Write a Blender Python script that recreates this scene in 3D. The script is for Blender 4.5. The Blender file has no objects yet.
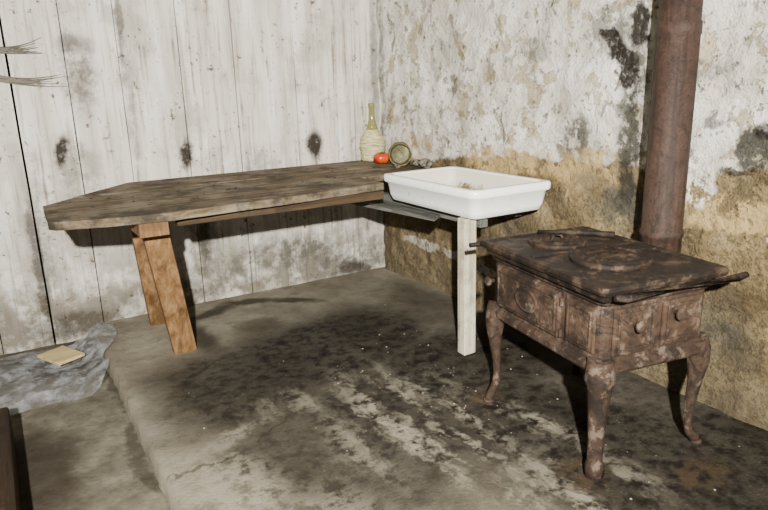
import bpy, bmesh, math, random
from mathutils import Vector, Matrix, noise
random.seed(7)
# ------------------------------------------------------------------ helpers
def c3(r,g,b):
    def l(v):
        v/=255.0
        return v/12.92 if v<=0.04045 else ((v+0.055)/1.055)**2.4
    q=[l(r),l(g),l(b)]
    m=0.3*q[0]+0.55*q[1]+0.15*q[2]
    k=(m**0.38) if m>0 else 1      # deepen the darks
    q=[max(0.0015,(m+(x-m)*1.18)*k) for x in q]
    return (min(q[0],.92),min(q[1],.92),min(q[2],.92),1.0)
COL=bpy.context.scene.collection
def link(o,parent=None):
    COL.objects.link(o)
    if parent: o.parent=parent
    return o
class NT:
    def __init__(s,name,rough=0.8,spec=0.3,metal=0.0):
        s.m=bpy.data.materials.new(name); s.m.use_nodes=True
        s.t=s.m.node_tree; s.n=s.t.nodes; s.b=s.n['Principled BSDF']
        s.b.inputs['Roughness'].default_value=rough
        s.b.inputs['Specular IOR Level'].default_value=spec
        s.b.inputs['Metallic'].default_value=metal
        s.tc=s.n.new('ShaderNodeTexCoord'); s.v=s.tc.outputs['Object']
    def L(s,a,b): s.t.links.new(a,b)
    def setin(s,sock,v):
        if isinstance(v,bpy.types.NodeSocket): s.L(v,sock)
        else: sock.default_value=v
    def scale(s,vec,sc):
        m=s.n.new('ShaderNodeMapping'); m.inputs['Scale'].default_value=sc; s.L(vec,m.inputs['Vector']); return m.outputs[0]
    def noise(s,scale=5,detail=6,rough=0.6,vec=None,dist=0.0,col=False):
        n=s.n.new('ShaderNodeTexNoise'); n.inputs['Scale'].default_value=scale
        n.inputs['Detail'].default_value=detail; n.inputs['Roughness'].default_value=rough
        n.inputs['Distortion'].default_value=dist
        s.L(vec if vec else s.v,n.inputs['Vector']); return n.outputs['Color' if col else 0]
    def step(s,x,a,b,lo=0.0,hi=1.0):
        m=s.n.new('ShaderNodeMapRange'); m.interpolation_type='SMOOTHSTEP'
        s.setin(m.inputs['Value'],x)
        if a<b: m.inputs[1].default_value=a; m.inputs[2].default_value=b; m.inputs[3].default_value=lo; m.inputs[4].default_value=hi
        else: m.inputs[1].default_value=b; m.inputs[2].default_value=a; m.inputs[3].default_value=hi; m.inputs[4].default_value=lo
        return m.outputs[0]
    def math(s,op,a,b=0.0):
        m=s.n.new('ShaderNodeMath'); m.operation=op; s.setin(m.inputs[0],a); s.setin(m.inputs[1],b); return m.outputs[0]
    def mul(s,*a):
        r=a[0]
        for x in a[1:]: r=s.math('MULTIPLY',r,x)
        return r
    def mix(s,f,a,b,mode='MIX'):
        m=s.n.new('ShaderNodeMix'); m.data_type='RGBA'; m.blend_type=mode
        s.setin(m.inputs[0],f); s.setin(m.inputs[6],a); s.setin(m.inputs[7],b); return m.outputs[2]
    def ramp(s,f,stops):
        r=s.n.new('ShaderNodeValToRGB'); e=r.color_ramp.elements
        while len(e)<len(stops): e.new(0.5)
        for i,(p,c) in enumerate(stops): e[i].position=p; e[i].color=c
        s.L(f,r.inputs[0]); return r.outputs[0]
    def warp(s,amt,scale=4,detail=6):
        n=s.noise(scale,detail,0.65,col=True)
        a=s.n.new('ShaderNodeVectorMath'); a.operation='SUBTRACT'; s.L(n,a.inputs[0]); a.inputs[1].default_value=(.5,.5,.5)
        b=s.n.new('ShaderNodeVectorMath'); b.operation='SCALE'; s.L(a.outputs[0],b.inputs[0]); b.inputs['Scale'].default_value=amt
        c=s.n.new('ShaderNodeVectorMath'); c.operation='ADD'; s.L(s.v,c.inputs[0]); s.L(b.outputs[0],c.inputs[1]); return c.outputs[0]
    def blob(s,vec,c,r,rot=(0,0,0),soft=0.4):
        m=s.n.new('ShaderNodeMapping'); m.vector_type='TEXTURE'
        m.inputs['Location'].default_value=c; m.inputs['Scale'].default_value=r; m.inputs['Rotation'].default_value=rot
        s.L(vec,m.inputs['Vector'])
        l=s.n.new('ShaderNodeVectorMath'); l.operation='LENGTH'; s.L(m.outputs[0],l.inputs[0])
        return s.step(l.outputs['Value'],1+soft,max(0.0,1-soft))
    def blobs(s,vec,lst,soft=0.4):
        acc=None
        for it in lst:
            b=s.blob(vec,it[0],it[1],it[2] if len(it)>2 else (0,0,0),it[4] if len(it)>4 else soft)
            if len(it)>3: b=s.math('MULTIPLY',b,it[3])
            acc=b if acc is None else s.math('MAXIMUM',acc,b)
        return acc
    def sep(s,v=None):
        x=s.n.new('ShaderNodeSeparateXYZ'); s.L(v if v else s.v,x.inputs[0]); return x.outputs
    def color(s,c): s.setin(s.b.inputs['Base Color'],c)
    def bump(s,h,dist=0.01,strength=1.0):
        b=s.n.new('ShaderNodeBump'); b.inputs['Distance'].default_value=dist; b.inputs['Strength'].default_value=strength
        s.L(h,b.inputs['Height']); s.L(b.outputs[0],s.b.inputs['Normal'])
def mesh_obj(name,bm,mats,parent=None,smooth=False,bevel=0.0,seg=2,loc=None,recalc=True):
    if recalc: bmesh.ops.recalc_face_normals(bm,faces=bm.faces)
    me=bpy.data.meshes.new(name); bm.to_mesh(me); bm.free()
    if not isinstance(mats,(list,tuple)): mats=[mats]
    for m in mats: me.materials.append(m.m if isinstance(m,NT) else m)
    if smooth:
        for p in me.polygons: p.use_smooth=True
    o=bpy.data.objects.new(name,me); link(o,parent)
    if loc: o.location=loc
    if bevel>0:
        b=o.modifiers.new('bev','BEVEL'); b.width=bevel; b.segments=seg; b.limit_method='ANGLE'; b.angle_limit=math.radians(35)
    return o
def add_box(bm,lo,hi,mi=0):
    vs=[bm.verts.new((x,y,z)) for z in (lo[2],hi[2]) for x,y in ((lo[0],lo[1]),(hi[0],lo[1]),(hi[0],hi[1]),(lo[0],hi[1]))]
    for f in ((0,3,2,1),(4,5,6,7),(0,1,5,4),(1,2,6,5),(2,3,7,6),(3,0,4,7)):
        fc=bm.faces.new([vs[i] for i in f]); fc.material_index=mi
    return vs
def add_prism(bm,poly,z0,z1,mi=0):
    a=[bm.verts.new((x,y,z0)) for x,y in poly]; b=[bm.verts.new((x,y,z1)) for x,y in poly]
    fs=[bm.faces.new(a[::-1]),bm.faces.new(b)]
    n=len(poly)
    for i in range(n): fs.append(bm.faces.new((a[i],a[(i+1)%n],b[(i+1)%n],b[i])))
    for f in fs: f.material_index=mi
def add_beam(bm,p0,p1,w,d,xdir=Vector((1,0,0)),mi=0,taper=1.0):
    p0=Vector(p0);p1=Vector(p1); zd=(p1-p0).normalized(); xd=(xdir-zd*xdir.dot(zd)).normalized(); yd=zd.cross(xd)
    r=[]
    for p,k in ((p0,1.0),(p1,taper)):
        r.append([bm.verts.new(p+xd*a*w/2*k+yd*b*d/2*k) for a,b in ((-1,-1),(1,-1),(1,1),(-1,1))])
    fs=[bm.faces.new(r[0][::-1]),bm.faces.new(r[1])]
    for i in range(4): fs.append(bm.faces.new((r[0][i],r[0][(i+1)%4],r[1][(i+1)%4],r[1][i])))
    for f in fs: f.material_index=mi
def add_lathe(bm,prof,n=32,center=(0,0,0),mi=0,M=None,smooth=True):
    rings=[]
    for r,z in prof:
        ring=[]
        for i in range(n):
            a=2*math.pi*i/n; v=Vector((r*math.cos(a),r*math.sin(a),z))
            if M: v=M@v
            ring.append(bm.verts.new(v+Vector(center)))
        rings.append(ring)
    for a,b in zip(rings,rings[1:]):
        for i in range(n):
            f=bm.faces.new((a[i],a[(i+1)%n],b[(i+1)%n],b[i])); f.material_index=mi; f.smooth=smooth
    for ring in (rings[0],rings[-1]):
        f=bm.faces.new(ring); f.material_index=mi
def add_tube(bm,pts,rad,n=10,mi=0,flat=1.0,xdir=Vector((1,0,0))):
    rings=[]
    pts=[Vector(p) for p in pts]
    for k,p in enumerate(pts):
        t=(pts[min(k+1,len(pts)-1)]-pts[max(k-1,0)]).normalized()
        xd=(xdir-t*xdir.dot(t))
        if xd.length<1e-3: xd=Vector((0,1,0))-t*t.y
        xd.normalize(); yd=t.cross(xd)
        r=rad[k] if isinstance(rad,(list,tuple)) else rad
        rings.append([bm.verts.new(p+xd*r*math.cos(2*math.pi*i/n)+yd*r*flat*math.sin(2*math.pi*i/n)) for i in range(n)])
    for a,b in zip(rings,rings[1:]):
        for i in range(n):
            f=bm.faces.new((a[i],a[(i+1)%n],b[(i+1)%n],b[i])); f.material_index=mi; f.smooth=True
    for r in (rings[0],rings[-1]):
        f=bm.faces.new(r); f.material_index=mi
def empty(name,loc=(0,0,0),rz=0.0):
    e=bpy.data.objects.new(name,None); link(e); e.location=loc; e.rotation_euler=(0,0,rz); e.empty_display_size=0.1; return e

# ------------------------------------------------------------------ materials
mw=NT('whitewashed_boards',0.8,0.25)
geo=mw.n.new('ShaderNodeNewGeometry'); rnd=geo.outputs['Random Per Island']
W=mw.warp(0.10,9,8); X=mw.sep()
st=mw.noise(1.0,8,0.65,mw.scale(mw.v,(38,38,2.2)))
st2=mw.noise(1.0,6,0.6,mw.scale(mw.v,(9,9,0.9)))
big=mw.noise(2.6,8,0.62)
base=mw.ramp(st2,[(0.3,c3(192,187,174)),(0.5,c3(216,212,202)),(0.7,c3(232,230,223))])
base=mw.mix(mw.step(rnd,0,1,0.0,0.16),base,c3(150,145,132))
base=mw.mix(mw.step(st,0.51,0.65,0,0.5),base,c3(156,147,131))
base=mw.mix(mw.step(big,0.50,0.64,0,0.5),base,c3(166,160,146))
drip=mw.mul(mw.step(mw.noise(1.0,5,0.6,mw.scale(mw.v,(22,22,0.7))),0.57,0.66),mw.step(mw.noise(3,4,0.6),0.42,0.57))
base=mw.mix(mw.mul(drip,0.7),base,c3(132,108,78))
low=mw.step(X[2],0.78,0.05)
lown=mw.math('MULTIPLY',low,mw.step(mw.noise(4.5,9,0.68),0.38,0.56))
base=mw.mix(mw.math('MULTIPLY',lown,0.85),base,c3(126,117,100))
spk=mw.math('MULTIPLY',mw.step(mw.noise(26,5,0.7),0.57,0.65),mw.step(mw.noise(5,4,0.6),0.43,0.58))
base=mw.mix(mw.math('MULTIPLY',spk,0.9),base,c3(106,88,64))
nail=mw.step(mw.noise(1.0,3,0.6,mw.scale(mw.v,(55,55,28))),0.70,0.74)
base=mw.mix(mw.mul(nail,0.8),base,c3(96,70,46))
grey=mw.blobs(W,[((-1.98,0,1.50),(0.10,9,0.22),(0,0,0),0.8),((-1.36,0,0.36),(0.12,9,0.34),(0,0,0),0.7),((-0.72,0,0.24),(0.34,9,0.13),(0,0,0),0.95),
   ((-2.28,0,0.55),(0.05,9,0.5),(0,0,0),0.5),((-0.30,0,0.10),(0.3,9,0.10),(0,0,0),0.9),((-1.65,0,0.12),(0.3,9,0.10),(0,0,0),0.7),((-1.15,0,0.18),(0.2,9,0.12),(0,0,0),0.8),
   ((-2.05,0,0.95),(0.12,9,0.2),(0,0,0),0.5),((-1.72,0,1.3),(0.03,9,0.5),(0,0,0),0.5),((-0.95,0,0.9),(0.12,9,0.12),(0,0,0),0.5)],0.5)
base=mw.mix(mw.math('MULTIPLY',grey,mw.step(mw.noise(11,8,0.7),0.35,0.6)),base,c3(116,112,102))
dark=mw.blobs(W,[((-2.13,0,1.07),(0.035,9,0.10),(0,0.25,0)),((-1.42,0,1.0),(0.035,9,0.10),(0,0.1,0)),((-0.52,0,0.99),(0.065,9,0.095)),
   ((-1.36,0,0.45),(0.03,9,0.2),(0,0,0),0.7),((-2.34,0,0.4),(0.03,9,0.5),(0,0,0),0.7),((-0.2,0,0.05),(0.2,9,0.05),(0,0,0),0.7),((-1.97,0,1.66),(0.09,9,0.06),(0,0,0),0.45),
   ((-1.72,0,1.9),(0.02,9,0.3),(0,0,0),0.6),((-2.2,0,0.02),(0.25,9,0.08),(0,0,0),0.7),((-0.01,0,1.2),(0.03,9,0.9),(0,0,0),0.5)],0.4)
base=mw.mix(mw.math('MULTIPLY',dark,mw.step(mw.noise(30,5,0.7),0.3,0.5,0.6,0.97)),base,c3(62,50,38))
mw.color(base)
mw.bump(mw.math('ADD',mw.math('MULTIPLY',st,0.7),mw.noise(60,5,0.7)),0.006,0.9)
mr=NT('flaking_plaster',0.9,0.15)
W=mr.warp(0.34,2.6,8); X=mr.sep(); Wf=mr.warp(0.16,9,8)
n1=mr.noise(3.2,10,0.66); n2=mr.noise(11,9,0.7); n3=mr.noise(45,6,0.7); n4=mr.noise(4.2,12,0.66); n5=mr.noise(130,4,0.7)
base=mr.ramp(n1,[(0.32,c3(194,189,174)),(0.46,c3(216,212,200)),(0.6,c3(234,231,223))])
flake=mr.step(n4,0.555,0.568)
base=mr.mix(mr.mul(flake,0.75),base,c3(192,178,146))
f2=mr.step(n2,0.585,0.60)
base=mr.mix(mr.mul(f2,0.7),base,c3(168,154,124))
pits=mr.step(mr.noise(24,8,0.75),0.60,0.63)
base=mr.mix(mr.mul(pits,0.8),base,c3(118,108,88))
stn=mr.mul(mr.step(mr.noise(3.0,10,0.7,dist=0.4),0.60,0.62),0.75)
base=mr.mix(stn,base,c3(138,132,118))
sw=mr.sep(W); swf=mr.sep(Wf)
zz=mr.math('ADD',mr.math('MULTIPLY',sw[2],0.6),mr.math('MULTIPLY',swf[2],0.4))
bnd=mr.math('ADD',zz,mr.math('MULTIPLY',X[1],0.055))
lowm=mr.step(bnd,0.895,0.865)
brown=mr.ramp(mr.noise(4.5,9,0.66),[(0.32,c3(114,99,74)),(0.47,c3(148,131,101)),(0.6,c3(170,153,119)),(0.72,c3(198,183,150))])
brown=mr.mix(mr.step(n3,0.5,0.62,0,0.6),brown,c3(102,91,72))
brown=mr.mix(mr.step(n5,0.48,0.62,0,0.45),brown,c3(92,81,64))
brown=mr.mix(mr.mul(mr.step(n4,0.54,0.57),0.45),brown,c3(108,99,84))
brown=mr.mix(mr.step(X[2],0.5,0.0,0,0.5),brown,c3(126,118,101))
base=mr.mix(lowm,base,brown)
cream=mr.blobs(W,[((0,-1.35,0.93),(9,0.35,0.09)),((0,-1.95,0.95),(9,0.3,0.11)),((0,-2.75,0.88),(9,0.25,0.08)),((0,-0.45,1.0),(9,0.2,0.08),(0,0,0),0.6)],0.2)
base=mr.mix(mr.math('MULTIPLY',cream,mr.step(n2,0.44,0.48,0.1,0.85)),base,c3(202,178,134))
white=mr.blobs(W,[((0,-2.55,1.0),(9,0.09,0.10)),((0,-1.55,1.02),(9,0.12,0.05)),((0,-2.95,0.78),(9,0.08,0.03)),((0,-1.1,0.28),(9,0.3,0.05),(0,0,0),0.5),((0,-0.5,0.3),(9,0.25,0.05),(0,0,0),0.5)],0.15)
base=mr.mix(mr.mul(white,mr.step(n2,0.42,0.46)),base,c3(228,224,212))
greys=mr.blobs(Wf,[((0,-1.88,1.12),(9,0.10,0.10),(0,0,0),0.9),((0,-2.20,1.15),(9,0.07,0.45),(0,0,0),0.95),((0,-2.78,1.12),(9,0.09,0.08),(0,0,0),1.0,0.15),((0,-2.0,0.9),(9,0.12,0.06),(0,0,0),0.6),((0,-2.15,0.8),(9,0.16,0.12),(0,0,0),0.8),
  ((0,-0.03,0.7),(9,0.05,0.7),(0,0,0),0.5),((0,-0.03,1.6),(9,0.04,0.6),(0,0,0),0.5),((0,-2.55,1.42),(9,0.12,0.04),(0,0,0),0.6),((0,-1.1,0.75),(9,0.2,0.1),(0,0,0),0.45),((0,-1.5,0.5),(9,0.3,0.2),(0,0,0),0.4),
  ((0,-1.55,1.55),(9,0.12,0.05),(0,0,0),0.5),((0,-2.95,1.35),(9,0.1,0.06),(0,0,0),0.5),((0,-2.62,0.35),(9,0.2,0.15),(0,0,0),0.6),((0,-2.05,1.6),(9,0.12,0.12),(0,0,0),0.7)],0.45)
base=mr.mix(mr.math('MULTIPLY',greys,mr.step(n2,0.42,0.5,0.25,1.0)),base,c3(108,106,96))
dk=mr.blobs(Wf,[((0,-2.12,1.50),(9,0.085,0.05),(0.5,0,0)),((0,-2.17,1.42),(9,0.05,0.07)),((0,-2.06,1.58),(9,0.05,0.04)),((0,-2.22,1.62),(9,0.05,0.10)),((0,-2.2,1.30),(9,0.03,0.1),(0,0,0),0.5),((0,-2.84,1.19),(9,0.07,0.03),(0,0,0),0.8),((0,-2.2,0.95),(9,0.05,0.12),(0,0,0),0.55),((0,-2.9,1.0),(9,0.09,0.025),(0,0,0),0.8),((0,-2.6,1.22),(9,0.04,0.03),(0,0,0),0.7),((0,-2.72,1.03),(9,0.07,0.015),(0,0,0),0.8)],0.25)
base=mr.mix(mr.mul(dk,mr.step(n3,0.3,0.5,0.6,0.95)),base,c3(52,45,38))
mr.color(base)
mr.bump(mr.math('ADD',mr.math('ADD',mr.math('MULTIPLY',n2,1.0),mr.math('MULTIPLY',n3,0.45)),mr.math('ADD',mr.math('MULTIPLY',lowm,-0.3),mr.math('ADD',mr.mul(flake,-0.14),mr.math('ADD',mr.mul(f2,-0.12),mr.mul(pits,-0.2))))),0.032,1.0)
mf=NT('stained_concrete',0.85,0.2)
W=mf.warp(0.40,3.0,8); Wf=mf.warp(0.16,8,8); X=mf.sep()
n1=mf.noise(2.5,9,0.65); n2=mf.noise(14,8,0.7); n3=mf.noise(80,5,0.75)
base=mf.ramp(n1,[(0.3,c3(122,115,100)),(0.5,c3(146,139,123)),(0.7,c3(168,162,146))])
base=mf.mix(mf.step(n2,0.5,0.7,0,0.5),base,c3(106,98,84))
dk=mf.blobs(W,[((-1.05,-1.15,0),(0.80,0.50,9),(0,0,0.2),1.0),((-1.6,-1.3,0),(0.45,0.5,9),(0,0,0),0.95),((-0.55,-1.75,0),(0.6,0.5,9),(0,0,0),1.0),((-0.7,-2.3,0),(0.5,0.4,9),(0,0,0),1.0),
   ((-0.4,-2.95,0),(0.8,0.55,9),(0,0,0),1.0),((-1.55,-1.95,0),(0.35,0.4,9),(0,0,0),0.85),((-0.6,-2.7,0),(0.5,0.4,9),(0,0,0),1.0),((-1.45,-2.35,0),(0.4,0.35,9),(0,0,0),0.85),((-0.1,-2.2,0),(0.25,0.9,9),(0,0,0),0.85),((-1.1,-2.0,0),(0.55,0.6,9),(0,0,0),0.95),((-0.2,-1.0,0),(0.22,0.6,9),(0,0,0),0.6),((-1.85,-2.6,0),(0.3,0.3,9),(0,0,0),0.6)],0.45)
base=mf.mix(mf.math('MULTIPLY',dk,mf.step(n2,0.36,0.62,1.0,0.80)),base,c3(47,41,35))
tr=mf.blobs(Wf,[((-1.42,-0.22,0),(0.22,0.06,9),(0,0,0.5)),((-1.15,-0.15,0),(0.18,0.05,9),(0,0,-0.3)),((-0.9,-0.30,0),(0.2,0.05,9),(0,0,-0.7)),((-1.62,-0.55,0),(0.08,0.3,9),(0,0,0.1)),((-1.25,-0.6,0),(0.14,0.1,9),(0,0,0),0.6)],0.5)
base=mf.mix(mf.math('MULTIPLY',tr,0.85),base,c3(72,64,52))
stv=mf.noise(1.0,9,0.68,mf.scale(Wf,(8,1.3,1)))
reg=mf.blobs(W,[((-1.10,-2.15,0),(0.30,0.55,9)),((-0.75,-2.35,0),(0.12,0.3,9),(0,0,0),0.8),((-1.35,-1.65,0),(0.3,0.14,9),(0,0,0),0.5),((-1.0,-2.8,0),(0.35,0.3,9),(0,0,0),0.8)],0.6)
base=mf.mix(mf.mul(reg,mf.step(stv,0.46,0.62),mf.step(n2,0.38,0.56),0.85),base,c3(172,165,148))
lt=mf.blobs(Wf,[((-1.93,-2.15,0),(0.16,0.26,9),(0,0,0),0.75),((-1.85,-1.8,0),(0.22,0.04,9),(0,0,0.3),0.5),((-1.75,-2.5,0),(0.2,0.2,9),(0,0,0),0.5)],0.6)
base=mf.mix(mf.math('MULTIPLY',lt,mf.step(n2,0.38,0.56)),base,c3(168,162,146))
crk=mf.blobs(Wf,[((-1.93,-1.93,0),(0.22,0.007,9),(0,0,0.05)),((-1.60,-1.80,0),(0.15,0.006,9),(0,0,0.5))],0.5)
base=mf.mix(mf.mul(crk,0.6),base,c3(64,58,50))
rust=mf.blobs(Wf,[((-0.45,-3.0,0),(0.12,0.08,9),(0,0,0),0.5),((-0.72,-2.1,0),(0.08,0.08,9),(0,0,0),0.6),((-0.8,-2.75,0),(0.1,0.1,9),(0,0,0),0.5)],0.5)
base=mf.mix(mf.mul(rust,mf.step(n2,0.4,0.55)),base,c3(96,76,52))
spk=mf.math('MULTIPLY',mf.step(n3,0.6,0.66),mf.step(n2,0.42,0.6))
base=mf.mix(mf.math('MULTIPLY',spk,0.55),base,c3(150,144,130))
mf.color(base)
mf.setin(mf.b.inputs['Roughness'],mf.step(dk,0,1,0.9,0.7))
mf.bump(mf.math('ADD',n2,mf.math('MULTIPLY',n3,0.6)),0.009,0.8)
ml=NT('old_concrete',0.9,0.2)
n2=ml.noise(9,9,0.7); W=ml.warp(0.3,3,7)
b=ml.ramp(n2,[(0.3,c3(102,96,83)),(0.5,c3(128,122,108)),(0.7,c3(150,144,130))])
b=ml.mix(ml.mul(ml.blobs(W,[((-2.5,-1.45,0),(0.16,0.4,9)),((-2.3,-0.3,0),(0.5,0.3,9))],0.5),0.8),b,c3(66,54,42))
b=ml.mix(ml.mul(ml.blobs(W,[((-2.12,0,0),(0.03,9,9))],0.5),0.6),b,c3(70,64,54))
ml.color(b); ml.bump(n2,0.012,0.8)
def wood(name,dark,mid,light,axis,grime=0.3,rough=0.75,bumpd=0.004,dust=0.0):
    m=NT(name,rough,0.2); sc=[26,26,26]; sc[axis]=1.6
    v=m.scale(m.v,tuple(sc)); n=m.noise(1,9,0.65,v,0.6)
    b=m.ramp(n,[(0.3,dark),(0.5,mid),(0.7,light)])
    g=m.noise(5,8,0.7)
    if dust>0:
        b=m.mix(m.mul(m.step(m.noise(3.3,8,0.68),0.44,0.6),dust),b,c3(158,150,134))
    b=m.mix(m.step(g,0.48,0.62,0,grime),b,tuple([dark[i]*0.45 for i in range(3)]+[1]))
    b=m.mix(m.step(m.noise(50,5,0.7),0.6,0.68,0,0.45),b,c3(54,45,35))
    m.color(b); m.bump(m.math('ADD',n,m.mul(g,0.8)),bumpd,0.9); return m
m_top=wood('weathered_table_wood',c3(82,70,56),c3(118,103,83),c3(150,136,113),0,0.75,0.85,0.012,0.45)
m_leg=wood('brown_leg_wood',c3(110,82,56),c3(146,114,82),c3(174,143,110),2,0.5)
m_white=wood('white_painted_wood',c3(160,150,126),c3(200,192,170),c3(218,212,194),2,0.5)
m_grey=wood('grey_weathered_wood',c3(84,84,80),c3(116,116,110),c3(144,143,136),1,0.35)
m_beam=wood('dark_beam_wood',c3(46,35,26),c3(76,60,46),c3(102,84,66),1,0.4)
m_edge=wood('apron_wood',c3(62,50,38),c3(90,75,57),c3(116,99,78),0,0.4)
m_chip=wood('pale_scrap_wood',c3(170,150,108),c3(204,186,142),c3(220,206,168),0,0.1)
def rustm(name,a,b_,c_,pale,palef=0.25,rough=0.8,blk=0.6,streak=False):
    m=NT(name,rough,0.25,0.0)
    n=m.noise(7,10,0.68); k=m.noise(38,7,0.72)
    b=m.ramp(n,[(0.3,a),(0.48,b_),(0.68,c_)])
    b=m.mix(m.step(k,0.50,0.64,0,0.6),b,a)
    b=m.mix(m.math('MULTIPLY',m.step(m.noise(14,8,0.72),0.54,0.60),palef),b,pale)
    b=m.mix(m.math('MULTIPLY',m.step(m.noise(9,9,0.74,dist=1.0),0.50,0.57),blk),b,c3(42,35,31))
    if streak: b=m.mix(m.step(m.noise(1,6,0.65,m.scale(m.v,(30,30,1.5))),0.5,0.62,0,0.5),b,c3(58,44,37))
    m.color(b); m.bump(m.math('ADD',k,m.math('MULTIPLY',n,0.5)),0.007,0.9); return m
m_rust=rustm('rusty_cast_iron',c3(58,46,38),c3(88,70,57),c3(110,91,77),c3(140,127,113),0.5,0.8,0.65)
m_rustb=rustm('brown_rust_door',c3(60,47,38),c3(92,73,59),c3(115,94,78),c3(138,124,110),0.5,0.8,0.6)
m_rusttop=rustm('dark_stove_top',c3(38,32,28),c3(66,54,44),c3(98,79,62),c3(120,104,88),0.4,0.65,0.7)
m_pipe=rustm('rusty_stove_pipe',c3(72,56,48),c3(90,71,61),c3(104,84,72),c3(64,51,45),0.5,0.6,0.35,True)
me_=NT('dirty_white_enamel',0.2,0.5)
n=me_.noise(16,8,0.7)
b=me_.mix(me_.step(n,0.56,0.7,0,0.4),c3(246,245,241),c3(208,200,180))
b=me_.mix(me_.math('MULTIPLY',me_.step(me_.noise(40,5,0.7),0.64,0.68),0.75),b,c3(120,100,72))
me_.color(b)
mi_=NT('stained_basin_inside',0.5,0.4)
n=mi_.noise(9,8,0.7); X=mi_.sep()
b=mi_.ramp(n,[(0.38,c3(116,98,70)),(0.5,c3(158,140,106)),(0.62,c3(206,196,172))])
zb=mi_.math('ADD',X[2],mi_.math('MULTIPLY',mi_.math('SUBTRACT',n,0.5),0.20))
mi_.color(mi_.mix(mi_.step(zb,0.075,0.04),c3(222,217,203),b))

# ------------------------------------------------------------------ room
LF=-0.08
bm=bmesh.new()
nx,ny=60,120; x0,x1,y0,y1=-2.11,0.14,-4.6,0.06
g=[]
for j in range(ny+1):
    row=[]
    for i in range(nx+1):
        x=x0+(x1-x0)*i/nx; y=y0+(y1-y0)*j/ny
        z=0.006*noise.noise(Vector((x*2,y*2,0)))+0.002*noise.noise(Vector((x*12,y*12,3)))
        if i==0: x+=0.012*noise.noise(Vector((y*3,1,0)))+0.012*noise.noise(Vector((y*17,4,0))); z-=0.004
        row.append(bm.verts.new((x,y,z)))
    g.append(row)
for j in range(ny):
    for i in range(nx): bm.faces.new((g[j][i],g[j][i+1],g[j+1][i+1],g[j+1][i]))
e=[g[j][0] for j in range(ny+1)]
lowv=[bm.verts.new((v.co.x-0.010,v.co.y,LF-0.01)) for v in e]
for j in range(ny): bm.faces.new((lowv[j],e[j],e[j+1],lowv[j+1]))
mesh_obj('floor',bm,mf,smooth=True)
bm=bmesh.new()
n=40; g=[[bm.verts.new((-4.6+2.6*i/n,-4.6+4.66*j/n,LF+0.010*noise.noise(Vector((i*0.4,j*0.4,0))))) for i in range(n+1)] for j in range(n+1)]
for j in range(n):
    for i in range(n): bm.faces.new((g[j][i],g[j][i+1],g[j+1][i+1],g[j+1][i]))
mesh_obj('floor_lower',bm,ml,smooth=True)
md=NT('dark_gap',0.95,0.05); md.color(c3(26,22,18))
bm=bmesh.new()
xs=[-4.6,-4.2,-3.85,-3.5,-3.15,-2.88,-2.60,-2.325,-2.04,-1.755,-1.40,-1.06,-0.64,-0.19,0.06]
for k,(a,b) in enumerate(zip(xs,xs[1:])):
    gl=0.012 if abs(a+2.325)<0.01 else 0.006; gr=0.012 if abs(b+2.325)<0.01 else 0.006
    off=random.uniform(0,0.010)
    zb=-0.10 if a<-2.0 else 0.002
    nz=30; lf=[];rt=[]
    for j in range(nz+1):
        z=zb+(2.5-zb)*j/nz
        wv=0.002*noise.noise(Vector((a*7,z*3,0))); wv2=0.002*noise.noise(Vector((b*7+50,z*3,0)))
        lf.append(bm.verts.new((a+gl/2+wv,off,z))); rt.append(bm.verts.new((b-gr/2+wv2,off+random.uniform(-.0005,.0005),z)))
    lb=[bm.verts.new((v.co.x,off+0.03,v.co.z)) for v in lf]; rb=[bm.verts.new((v.co.x,off+0.03,v.co.z)) for v in rt]
    for j in range(nz):
        bm.faces.new((lf[j],rt[j],rt[j+1],lf[j+1])); bm.faces.new((lb[j],lf[j],lf[j+1],lb[j+1])); bm.faces.new((rt[j],rb[j],rb[j+1],rt[j+1]))
add_box(bm,(-4.6,0.032,-0.12),(0.14,0.08,2.5),1)
wl=mesh_obj('wall_left',bm,[mw,md])
bm=bmesh.new()
ny,nz=320,190; g=[]
for j in range(nz+1):
    row=[]
    for i in range(ny+1):
        y=0.04-4.64*i/ny; z=-0.11+2.61*j/nz
        p=Vector((y,z,0))
        d=0.024*noise.fractal(p*2.2,1.0,2.0,5)+0.012*noise.noise(p*9)+0.005*noise.noise(p*22)
        if z>0.9: d+=0.010*abs(noise.noise(p*6+Vector((9,9,9))))
        row.append(bm.verts.new((0.028+d,y,z)))
    g.append(row)
for j in range(nz):
    for i in range(ny): bm.faces.new((g[j][i],g[j][i+1],g[j+1][i+1],g[j+1][i]))
mesh_obj('wall_right',bm,mr,smooth=True)
bm=bmesh.new(); add_box(bm,(-4.6,-4.6,2.5),(0.14,0.1,2.56)); mesh_obj('ceiling',bm,ml)

# ------------------------------------------------------------------ workbench
tb=empty('corner_workbench')
bm=bmesh.new()
Z1,Z0=0.862,0.822
def ragged(poly,step=0.09,amp=0.006):
    out=[]
    for i in range(len(poly)):
        a=Vector(poly[i]); b=Vector(poly[(i+1)%len(poly)]); L_=(b-a).length; k=max(1,int(L_/step)); nrm=Vector((-(b-a).y,(b-a).x)).normalized()
        for j in range(k):
            p_=a+(b-a)*j/k
            if j>0: p_+=nrm*amp*noise.noise(Vector((p_.x*9,p_.y*9,2)))*0.8
            out.append((p_.x,p_.y))
    return out
add_prism(bm,[(-1.80,-0.035),(-0.035,-0.035),(-0.035,-0.425),(-2.15,-0.425)],Z0,Z1)
add_prism(bm,[(-2.155,-0.430),(-0.035,-0.430),(-0.035,-0.80),(-2.305,-0.80),(-2.30,-0.59)],Z0,Z1-0.003)
add_prism(bm,ragged([(-2.305,-0.805),(-0.62,-0.805),(-0.62,-1.09),(-1.25,-1.17),(-1.82,-1.21),(-2.10,-1.165),(-2.29,-1.10),(-2.315,-1.06)][::-1],0.07,0.012)[::-1],Z0,Z1-0.001)
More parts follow.
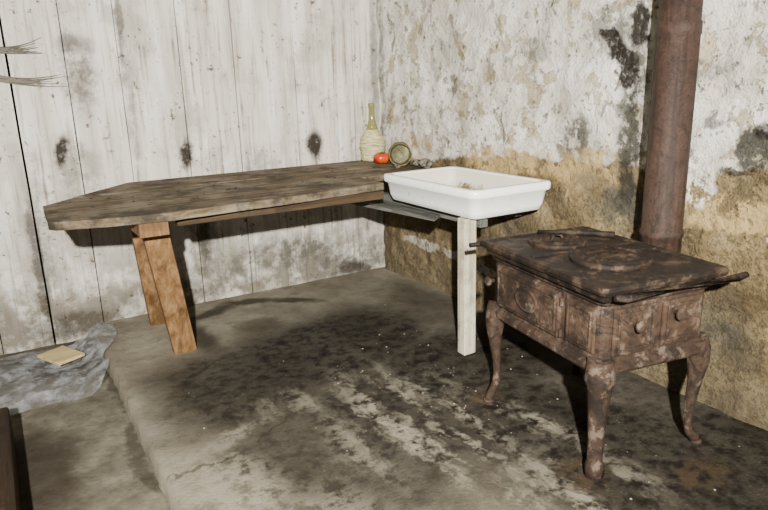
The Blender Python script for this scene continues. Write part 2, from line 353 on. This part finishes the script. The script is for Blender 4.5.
mesh_obj('table_top',bm,m_top,tb,bevel=0.004)
bm=bmesh.new()
add_box(bm,(-1.78,-1.12,0.775),(-0.64,-1.075,0.821)); add_box(bm,(-1.78,-0.10,0.74),(-0.06,-0.04,0.821))
mesh_obj('apron_rail',bm,m_edge,tb,bevel=0.004)
bm=bmesh.new()
add_beam(bm,(-1.90,-0.42,0.789),(-1.90,-1.19,0.789),0.13,0.065)
mesh_obj('cross_beam',bm,m_leg,tb,bevel=0.004)
bm=bmesh.new()
add_beam(bm,(-1.73,-0.74,0.0),(-1.87,-1.02,0.76),0.12,0.07)
mesh_obj('front_leg',bm,m_leg,tb,bevel=0.005)
bm=bmesh.new()
add_beam(bm,(-1.745,-0.22,0.0),(-1.84,-0.50,0.76),0.12,0.06)
mesh_obj('back_leg',bm,m_leg,tb,bevel=0.005)

# ------------------------------------------------------------------ sink and its support
SZ=0.742
sk=empty('enamel_sink',(-0.288,-1.375,SZ),0.0)
def rrect(w,l,r,z,n=8):
    pts=[]
    for cx,cy,a0 in ((w-r,l-r,0),(-w+r,l-r,90),(-w+r,-l+r,180),(w-r,-l+r,270)):
        for i in range(n+1):
            a=math.radians(a0+90*i/n); pts.append((cx+r*math.cos(a),cy+r*math.sin(a),z))
    return pts
bm=bmesh.new()
w,l=0.266,0.425
loops=[(w-.045,l-.045,.04,0),(w-.036,l-.036,.045,.006),(w-.024,l-.024,.05,.035),(w-.014,l-.014,.05,.102),(w-.002,l-.002,.05,.108),(w,l,.045,.116),(w,l,.045,.142),(w-.006,l-.006,.042,.150),
  (w-.034,l-.034,.04,.150),(w-.043,l-.043,.04,.142),(w-.052,l-.052,.045,.07),(w-.07,l-.07,.05,.035),(w-.11,l-.11,.05,.024)]
R=[[bm.verts.new(p) for p in rrect(*q)] for q in loops]
N=len(R[0])
for k,(a,b) in enumerate(zip(R,R[1:])):
    for i in range(N):
        f=bm.faces.new((a[i],a[(i+1)%N],b[(i+1)%N],b[i])); f.smooth=True; f.material_index=1 if k>=9 else 0
bm.faces.new(R[0][::-1]); f=bm.faces.new(R[-1]); f.material_index=1
mesh_obj('basin',bm,[me_,mi_],sk)
bm=bmesh.new(); add_lathe(bm,[(0.028,0.0245),(0.028,0.028),(0.020,0.0282),(0.018,0.0255)],20)
mesh_obj('drain',bm,m_rusttop,sk)
ss=empty('sink_support_frame')
bm=bmesh.new(); add_beam(bm,(-0.475,-1.655,0.0),(-0.490,-1.67,SZ-0.004),0.075,0.06)
mesh_obj('post',bm,m_white,ss,bevel=0.004)
bm=bmesh.new(); add_box(bm,(-0.445,-1.72,SZ-.055),(-0.395,-0.5,SZ-.003)); add_box(bm,(-0.12,-1.62,SZ-.055),(-0.07,-0.5,SZ-.003))
mesh_obj('rails',bm,m_grey,ss,bevel=0.003)
bm=bmesh.new(); add_prism(bm,[(-0.66,-0.60),(-0.46,-0.55),(-0.46,-1.40),(-0.54,-1.46)],0.69,0.708)
mesh_obj('shelf_board',bm,m_grey,ss,bevel=0.002)

# ------------------------------------------------------------------ stove
TH=math.radians(-9)
sv=empty('cast_iron_stove',(-0.505,-2.482,0.0),TH); sv.scale=(1,1,1.06)
TOP=(-0.018,-0.022,0)     # the plate overhangs the body a little toward the room
hw,hl=0.278,0.388
bm=bmesh.new()
def rect_loops(bm,seq,mi=0,r=0.02):
    RR=[[bm.verts.new(p) for p in rrect(a,b,r,z,3)] for a,b,z in seq]; n=len(RR[0])
    for a,b in zip(RR,RR[1:]):
        for i in range(n):
            f=bm.faces.new((a[i],a[(i+1)%n],b[(i+1)%n],b[i])); f.material_index=mi
    bm.faces.new(RR[0][::-1]).material_index=mi; bm.faces.new(RR[-1]).material_index=mi
rect_loops(bm,[(hw-.04,hl-.04,.635),(hw-.02,hl-.02,.645),(hw-.012,hl-.012,.665),(hw,hl,.672),(hw+.004,hl+.004,.685),(hw,hl,.698),(hw-.02,hl-.02,.700),(hw-.03,hl-.03,.694)])
mesh_obj('top_plate',bm,m_rusttop,sv,loc=TOP)
bw,bl=hw-.040,hl-.040
bm=bmesh.new()
rect_loops(bm,[(bw+.012,bl+.012,.375),(bw+.02,bl+.02,.385),(bw+.02,bl+.02,.405),(bw+.004,bl+.004,.415),(bw,bl,.43),(bw,bl,.61),(bw+.012,bl+.012,.622),(bw+.018,bl+.018,.64)],0,0.03)
mesh_obj('body',bm,m_rust,sv)
bm=bmesh.new()
add_box(bm,(-bw-.016,-bl+.22,.435),(-bw+.002,bl-.05,.605))
add_box(bm,(-bw-.010,-bl+.03,.44),(-bw+.002,-bl+.19,.60))
add_box(bm,(-bw+.04,-bl-.012,.435),(-.01,-bl+.002,.60)); add_box(bm,(.02,-bl-.014,.44),(bw-.035,-bl+.002,.60))
mesh_obj('doors',bm,m_rustb,sv,bevel=0.006)
bm=bmesh.new()
def frame(bm,axis,pos,a0,a1,z0,z1,t=.010,dep=.006):
    for (p,q,r_,s) in ((a0,a1,z0,z0+t),(a0,a1,z1-t,z1),(a0,a0+t,z0+t,z1-t),(a1-t,a1,z0+t,z1-t)):
        if axis=='x': add_box(bm,(pos-dep,p,r_),(pos+.001,q,s))
        else: add_box(bm,(p,pos-dep,r_),(q,pos+.001,s))
frame(bm,'x',-bw-.016,-bl+.235,bl-.065,.45,.59)
frame(bm,'x',-bw-.010,-bl+.045,-bl+.175,.455,.585,.008)
frame(bm,'y',-bl-.012,-bw+.055,-.025,.45,.585); frame(bm,'y',-bl-.014,.035,bw-.05,.455,.585)
MM=Matrix.Rotation(math.radians(-90),4,'Y')
S=Matrix.Diagonal((0.62,1,1,1))
add_lathe(bm,[(.074,0),(.078,.006),(.067,.013),(.058,.007),(.030,.011),(.004,.014)],28,(-bw-.016,.07,.52),0,MM@S)
add_lathe(bm,[(.010,0),(.008,.018),(.020,.024),(.022,.034),(.012,.040)],16,(-bw-.012,bl-.025,.53),0,MM)
MY=Matrix.Rotation(math.radians(90),4,'X')
for xx,zz_ in ((-.05,.56),(.13,.575)):
    add_lathe(bm,[(.010,0),(.008,.016),(.020,.022),(.022,.032),(.010,.038)],16,(xx-.06,-bl-.014,zz_-.02),0,MY)
for zz_ in (.46,.575): add_tube(bm,[(-bw-.014,-bl+.205,zz_-.015),(-bw-.014,-bl+.205,zz_+.015)],.008)
mesh_obj('door_mouldings',bm,m_rust,sv,bevel=0.002)
bm=bmesh.new()
for sgn in (-1,1):
    add_tube(bm,[(-hw+.02,sgn*(hl+.028),.675),(-hw+.06,sgn*(hl+.034),.672),(hw+.0,sgn*(hl+.034),.672),(hw+.045,sgn*(hl+.030),.675)],[.009,.014,.014,.011],10)
    for xx in (-hw+.10,hw-.06): add_tube(bm,[(xx,sgn*(hl-.01),.665),(xx,sgn*(hl+.034),.672)],.010)
add_tube(bm,[(-hw+.08,hl+.034,.672),(-hw-.03,hl+.036,.670)],.010,10)
mesh_obj('towel_rails',bm,m_rusttop,sv,loc=TOP)
bm=bmesh.new()
add_lathe(bm,[(.118,.692),(.118,.706),(.110,.711),(.104,.703),(.070,.704),(.066,.713),(.060,.704),(.01,.708)],40,(-.02,.20,0))
add_tube(bm,[(-.05,.20,.706),(-.04,.20,.726),(.0,.20,.726),(.01,.20,.706)],.007)
add_lathe(bm,[(.150,.692),(.150,.708),(.140,.714),(.132,.704),(.104,.705),(.100,.714),(.090,.705),(.060,.704),(.056,.713),(.048,.704),(.01,.704)],44,(-.01,-.11,0))
add_box(bm,(-hw+.03,.05,.692),(hw-.04,.06,.702))
mesh_obj('hot_plates',bm,m_rusttop,sv,loc=TOP)
bm=bmesh.new(); add_tube(bm,[(-.02,.338,.714),(.06,.27,.716),(.16,.18,.718),(.21,.12,.718)],[.007,.009,.011,.013])
mesh_obj('lid_lifter',bm,m_rusttop,sv,loc=TOP)
bm=bmesh.new()
def leg(sx,sy,ex,ey,k=1.0):
    bx,by=sx*(bw-.015),sy*(bl-.015)
    P=[(0,.43,.040),(.016,.38,.046),(.024,.33,.040),(.018,.26,.027),(.000,.18,.020),(-.006*k,.11,.017),(.008*k,.06,.017),(.040*k,.025,.020),(.060*k,.008,.016)]
    add_tube(bm,[(bx+ex*o,by+ey*o,z) for o,z,r in P],[r for o,z,r in P],10)
    add_lathe(bm,[(.022,0),(.026,.004),(.022,.012),(.012,.014)],12,(bx+ex*.052*k,by+ey*.052*k,0))
leg(-1,1,-.8,-.4,1.3); leg(1,-1,.9,.1,1.2); leg(1,1,.6,.6,1)
bx,by=-(bw-.01),-(bl-.01)
P=[(.43,.046),(.375,.052),(.355,.056),(.335,.046),(.25,.036),(.15,.030),(.06,.028),(.04,.034),(.0,.036)]
add_tube(bm,[(bx,by,z) for z,r in P],[r for z,r in P],8)
mesh_obj('legs',bm,m_rust,sv)
sp=empty('stove_pipe',(-0.095,-2.49,0.0))
bm=bmesh.new()
add_lathe(bm,[(.075,.53),(.083,.54),(.083,.74),(.088,.745),(.088,.765),(.082,.77),(.081,1.55),(.0835,1.553),(.0835,1.60),(.078,1.603),(.076,2.50)],48)
add_tube(bm,[(-.080*.7,-.080*.7,.77),(-.0765*.7,-.0765*.7,2.49)],.003,6)
mesh_obj('pipe',bm,m_pipe,sp)

# ------------------------------------------------------------------ things on the bench
fl=empty('wicker_wine_flask',(-0.115,-0.11,0.862)); fl.scale=(1.28,1.28,1.12)
mg=NT('old_green_glass',0.15,0.5); mg.color(c3(168,164,112)); mg.b.inputs['Transmission Weight'].default_value=0.35
mst=NT('straw_wrap',0.85,0.2); mst.color(mst.ramp(mst.noise(1,6,0.6,mst.scale(mst.v,(20,20,120))),[(0.35,c3(156,144,100)),(0.6,c3(216,208,170))]))
bm=bmesh.new(); add_lathe(bm,[(.035,.19),(.028,.22),(.018,.26),(.015,.34),(.018,.345),(.018,.362),(.014,.364)],28); mesh_obj('neck',bm,mg,fl)
bm=bmesh.new(); add_lathe(bm,[(.045,.0),(.060,.006),(.062,.022),(.066,.05),(.074,.09),(.070,.13),(.055,.165),(.036,.195),(.034,.198)],32); mesh_obj('flask_body',bm,mst,fl)
bm=bmesh.new(); add_lathe(bm,[(.058,.0),(.067,.005),(.068,.02),(.060,.028)],32); mesh_obj('straw_base',bm,mst,fl)
mt=NT('tomato_red',0.35,0.5); mt.color(mt.ramp(mt.noise(6),[(0.4,c3(206,54,26)),(0.6,c3(220,106,40))]))
to=empty('tomato',(-0.155,-0.30,0.862)); to.scale=(1.2,1.2,1.1)
bm=bmesh.new()
prof=[(.006,.006),(.020,.0),(.036,.006),(.046,.022),(.048,.036),(.042,.054),(.028,.064),(.012,.062),(.003,.058)]
add_lathe(bm,prof,24)
for v in bm.verts:
    a=math.atan2(v.co.y,v.co.x); s=1+0.05*math.cos(a*5); v.co.x*=s; v.co.y*=s
mesh_obj('fruit',bm,mt,to,smooth=True)
bm=bmesh.new(); add_tube(bm,[(0,0,.056),(.002,0,.068),(.006,0,.074)],.003,6)
for k in range(5):
    a=k*1.256; add_tube(bm,[(0,0,.062),(.014*math.cos(a),.014*math.sin(a),.066),(.024*math.cos(a),.024*math.sin(a),.062)],[.003,.004,.001],6,flat=.4)
mleaf=NT('stem_green',0.7,0.2); mleaf.color(c3(70,84,40)); mesh_obj('stem',bm,mleaf,to)
tn=empty('rusty_tin_can',(-0.125,-0.49,0.862+0.0775)); tn.scale=(1.4,1.4,1.4)
dirv=Vector((-0.5,-0.86,0)).normalized()
MT=dirv.to_track_quat('Z','Y').to_matrix().to_4x4()
bm=bmesh.new()
add_lathe(bm,[(.05,-.05),(.054,-.052),(.054,-.046),(.051,-.044),(.051,.044),(.055,.046),(.055,.052),(.050,.052),(.048,.046),(.047,-.035),(.004,-.036)],30,(0,0,0),0,MT)
mtin=rustm('tin_metal',c3(80,74,48),c3(120,114,82),c3(150,144,112),c3(176,170,144),0.5,0.5,0.4); mesh_obj('can',bm,mtin,tn)
bm=bmesh.new(); add_lathe(bm,[(.044,.030),(.045,.034),(.036,.036),(.030,.032),(.004,.033)],24,(0,0,0),0,MT); mesh_obj('lid',bm,mtin,tn)
def rock(name,loc,r,mat,seed,fl=.6):
    bm=bmesh.new(); bmesh.ops.create_icosphere(bm,subdivisions=3,radius=r)
    for v in bm.verts:
        v.co*=1+0.5*noise.noise(v.co.normalized()*1.7+Vector((seed,0,0))); v.co.z*=fl
    zm=min(v.co.z for v in bm.verts)
    for v in bm.verts: v.co.z-=zm
    return mesh_obj(name,bm,mat,smooth=False,loc=loc)
mst2=NT('stone_grey',0.9,0.2); mst2.color(mst2.ramp(mst2.noise(30),[(0.4,c3(80,76,66)),(0.6,c3(150,144,128))]))
rock('stone',(-0.09,-0.66,0.86),.04,mst2,2); rock('stone',(-0.095,-0.745,0.86),.038,mst2,7,.8); rock('stone',(-0.22,-0.60,0.86),.018,mst2,5)
bm=bmesh.new()
for k in range(70):
    x=random.uniform(-2.1,-0.3); y=random.uniform(-0.9,-0.1)
    if x<-1.7 and y>-0.45: continue
    r=random.choice((.003,.004,.006)); m4=Matrix.Translation((x,y,0.862))@Matrix.Rotation(random.random()*3,4,'Z')@Matrix.Diagonal((random.uniform(1,3),1,.5,1))
    bmesh.ops.create_icosphere(bm,subdivisions=1,radius=r,matrix=m4)
mcr=NT('dark_crumbs',0.9,0.2); mcr.color(c3(84,72,56)); mesh_obj('wood_chips',bm,mcr,tb)

# ------------------------------------------------------------------ left foreground
mp=NT('clear_plastic_sheet',0.12,0.6)
mp.color(mp.ramp(mp.noise(8,8,.7),[(0.35,c3(150,152,156)),(0.6,c3(200,202,205))]))
mp.setin(mp.b.inputs['Alpha'],mp.step(mp.noise(9,6,.7),0.4,0.62,0.12,0.5))
bm=bmesh.new(); n=140
def lerp(a,b,t): return a+(b-a)*t
c=[Vector((-3.1,-0.85)),Vector((-2.20,-0.92)),Vector((-2.00,-0.16)),Vector((-3.0,-0.06))]
g=[]
for j in range(n+1):
    row=[]
    for i in range(n+1):
        u,v_=i/n,j/n; p=lerp(lerp(c[0],c[1],u),lerp(c[3],c[2],u),v_)
        q=Vector((p.x,p.y,0)); qw=q+Vector((noise.noise(q*2.5),noise.noise(q*2.5+Vector((9,0,0))),0))*0.12
        d1=noise.voronoi(Vector((qw.x*3.4,qw.y*5.0,0)))[0]; d2=noise.voronoi(Vector((qw.x*8,qw.y*11,4)))[0]
        z=0.055*d1[0]+0.024*d2[0]+0.02*max(0,noise.noise(q*3))
        edge=min(1,min(u,1-u,v_,1-v_)*5+0.3)
        wob=0.07*noise.noise(q*4.5+Vector((0,7,0)))
        X_=p.x+wob; t=min(1,max(0,(X_+2.24)/0.12)); bz=LF+0.014+t*0.086
        row.append(bm.verts.new((X_,min(-.03,p.y+wob*.8),bz+max(0.0,z*edge))))
    g.append(row)
for j in range(n):
    for i in range(n): bm.faces.new((g[j][i],g[j][i+1],g[j+1][i+1],g[j+1][i]))
mesh_obj('plastic_sheet',bm,mp,smooth=True)
bm=bmesh.new(); add_beam(bm,(-2.37,-0.38,0.022),(-2.28,-0.56,0.018),0.15,0.016,Vector((1,0,0))); mesh_obj('scrap_wood_piece',bm,m_chip,bevel=0.002)
bm=bmesh.new(); add_box(bm,(-2.95,-2.6,LF+.006),(-2.585,-1.15,0.10)); mesh_obj('timber_block',bm,m_beam,bevel=0.01)
mc=NT('dusty_cobweb',0.95,0.1); mc.color(c3(140,135,122))
bm=bmesh.new()
for (xa,za,xb,zb_,cnt) in ((-2.50,1.66,-2.14,1.66,22),(-2.50,1.52,-2.05,1.48,26)):
    for k in range(cnt):
        s=random.uniform(-.025,.025); e_=random.uniform(.5,1.0); pts=[]
        dz=random.uniform(-.05,.04)
        for q in range(7):
            t=q/6*e_; pts.append((lerp(xa,xb,t),-0.003-0.010*math.sin(t*3),lerp(za,zb_,t)+s*(1-t)+dz*t*t-0.03*math.sin(t*3.1)))
        add_tube(bm,pts,[.0025,.003,.0025,.002,.002,.0015,.001],5)
mesh_obj('cobweb_strands',bm,mc,wl)
bm=bmesh.new()
for k in range(150):
    x=random.uniform(-2.0,-0.1); y=random.uniform(-3.2,-0.1); r=random.choice((.002,.002,.003,.003,.005))
    if random.random()<.5: x=random.gauss(-0.7,.35); y=random.gauss(-1.9,.4)
    if not(-2.05<x<-0.05): continue
    m4=Matrix.Translation((x,y,r*.5))@Matrix.Rotation(random.random()*3,4,'Z')@Matrix.Diagonal((1,random.uniform(.6,1.4),.6,1))
    bmesh.ops.create_icosphere(bm,subdivisions=1,radius=r,matrix=m4)
mdb=NT('pale_grit',0.9,0.2); mdb.color(c3(160,154,140)); mesh_obj('floor_debris',bm,mdb)

# ------------------------------------------------------------------ camera
f=640; p=math.radians(15); az=math.radians(31); ro=math.radians(1.6)
Fh=Vector((math.sin(az),math.cos(az),0)); Fw=Fh*math.cos(p)-Vector((0,0,1))*math.sin(p)
R0=Vector((math.cos(az),-math.sin(az),0)); U0=R0.cross(Fw)
Rt=R0*math.cos(ro)-U0*math.sin(ro); Up=U0*math.cos(ro)+R0*math.sin(ro)
C=Vector((-2.4727,-4.1514,1.4))
cam=bpy.data.objects.new('camera',bpy.data.cameras.new('camera')); link(cam)
cam.data.sensor_width=36; cam.data.lens=f/768*36; cam.data.clip_start=0.02
M=Matrix((Rt,Up,-Fw)).transposed().to_4x4(); M.translation=C; cam.matrix_world=M
bpy.context.scene.camera=cam
# ------------------------------------------------------------------ light: flash + faint ambient
ld=bpy.data.lights.new('flash','SPOT'); ld.energy=3300; ld.shadow_soft_size=0.04; ld.color=(1.0,0.965,0.905)
ld.spot_size=math.radians(92); ld.spot_blend=1.0
lo=bpy.data.objects.new('camera_flash_lamp',ld); link(lo); lo.location=(-3.0,-5.15,2.05)
lo.rotation_euler=(Vector((-0.70,-1.1,0.80))-lo.location).to_track_quat('-Z','Y').to_euler()
w=bpy.data.worlds.new('world'); bpy.context.scene.world=w; w.use_nodes=True
w.node_tree.nodes['Background'].inputs[0].default_value=(0.95,0.97,1.0,1); w.node_tree.nodes['Background'].inputs[1].default_value=0.10
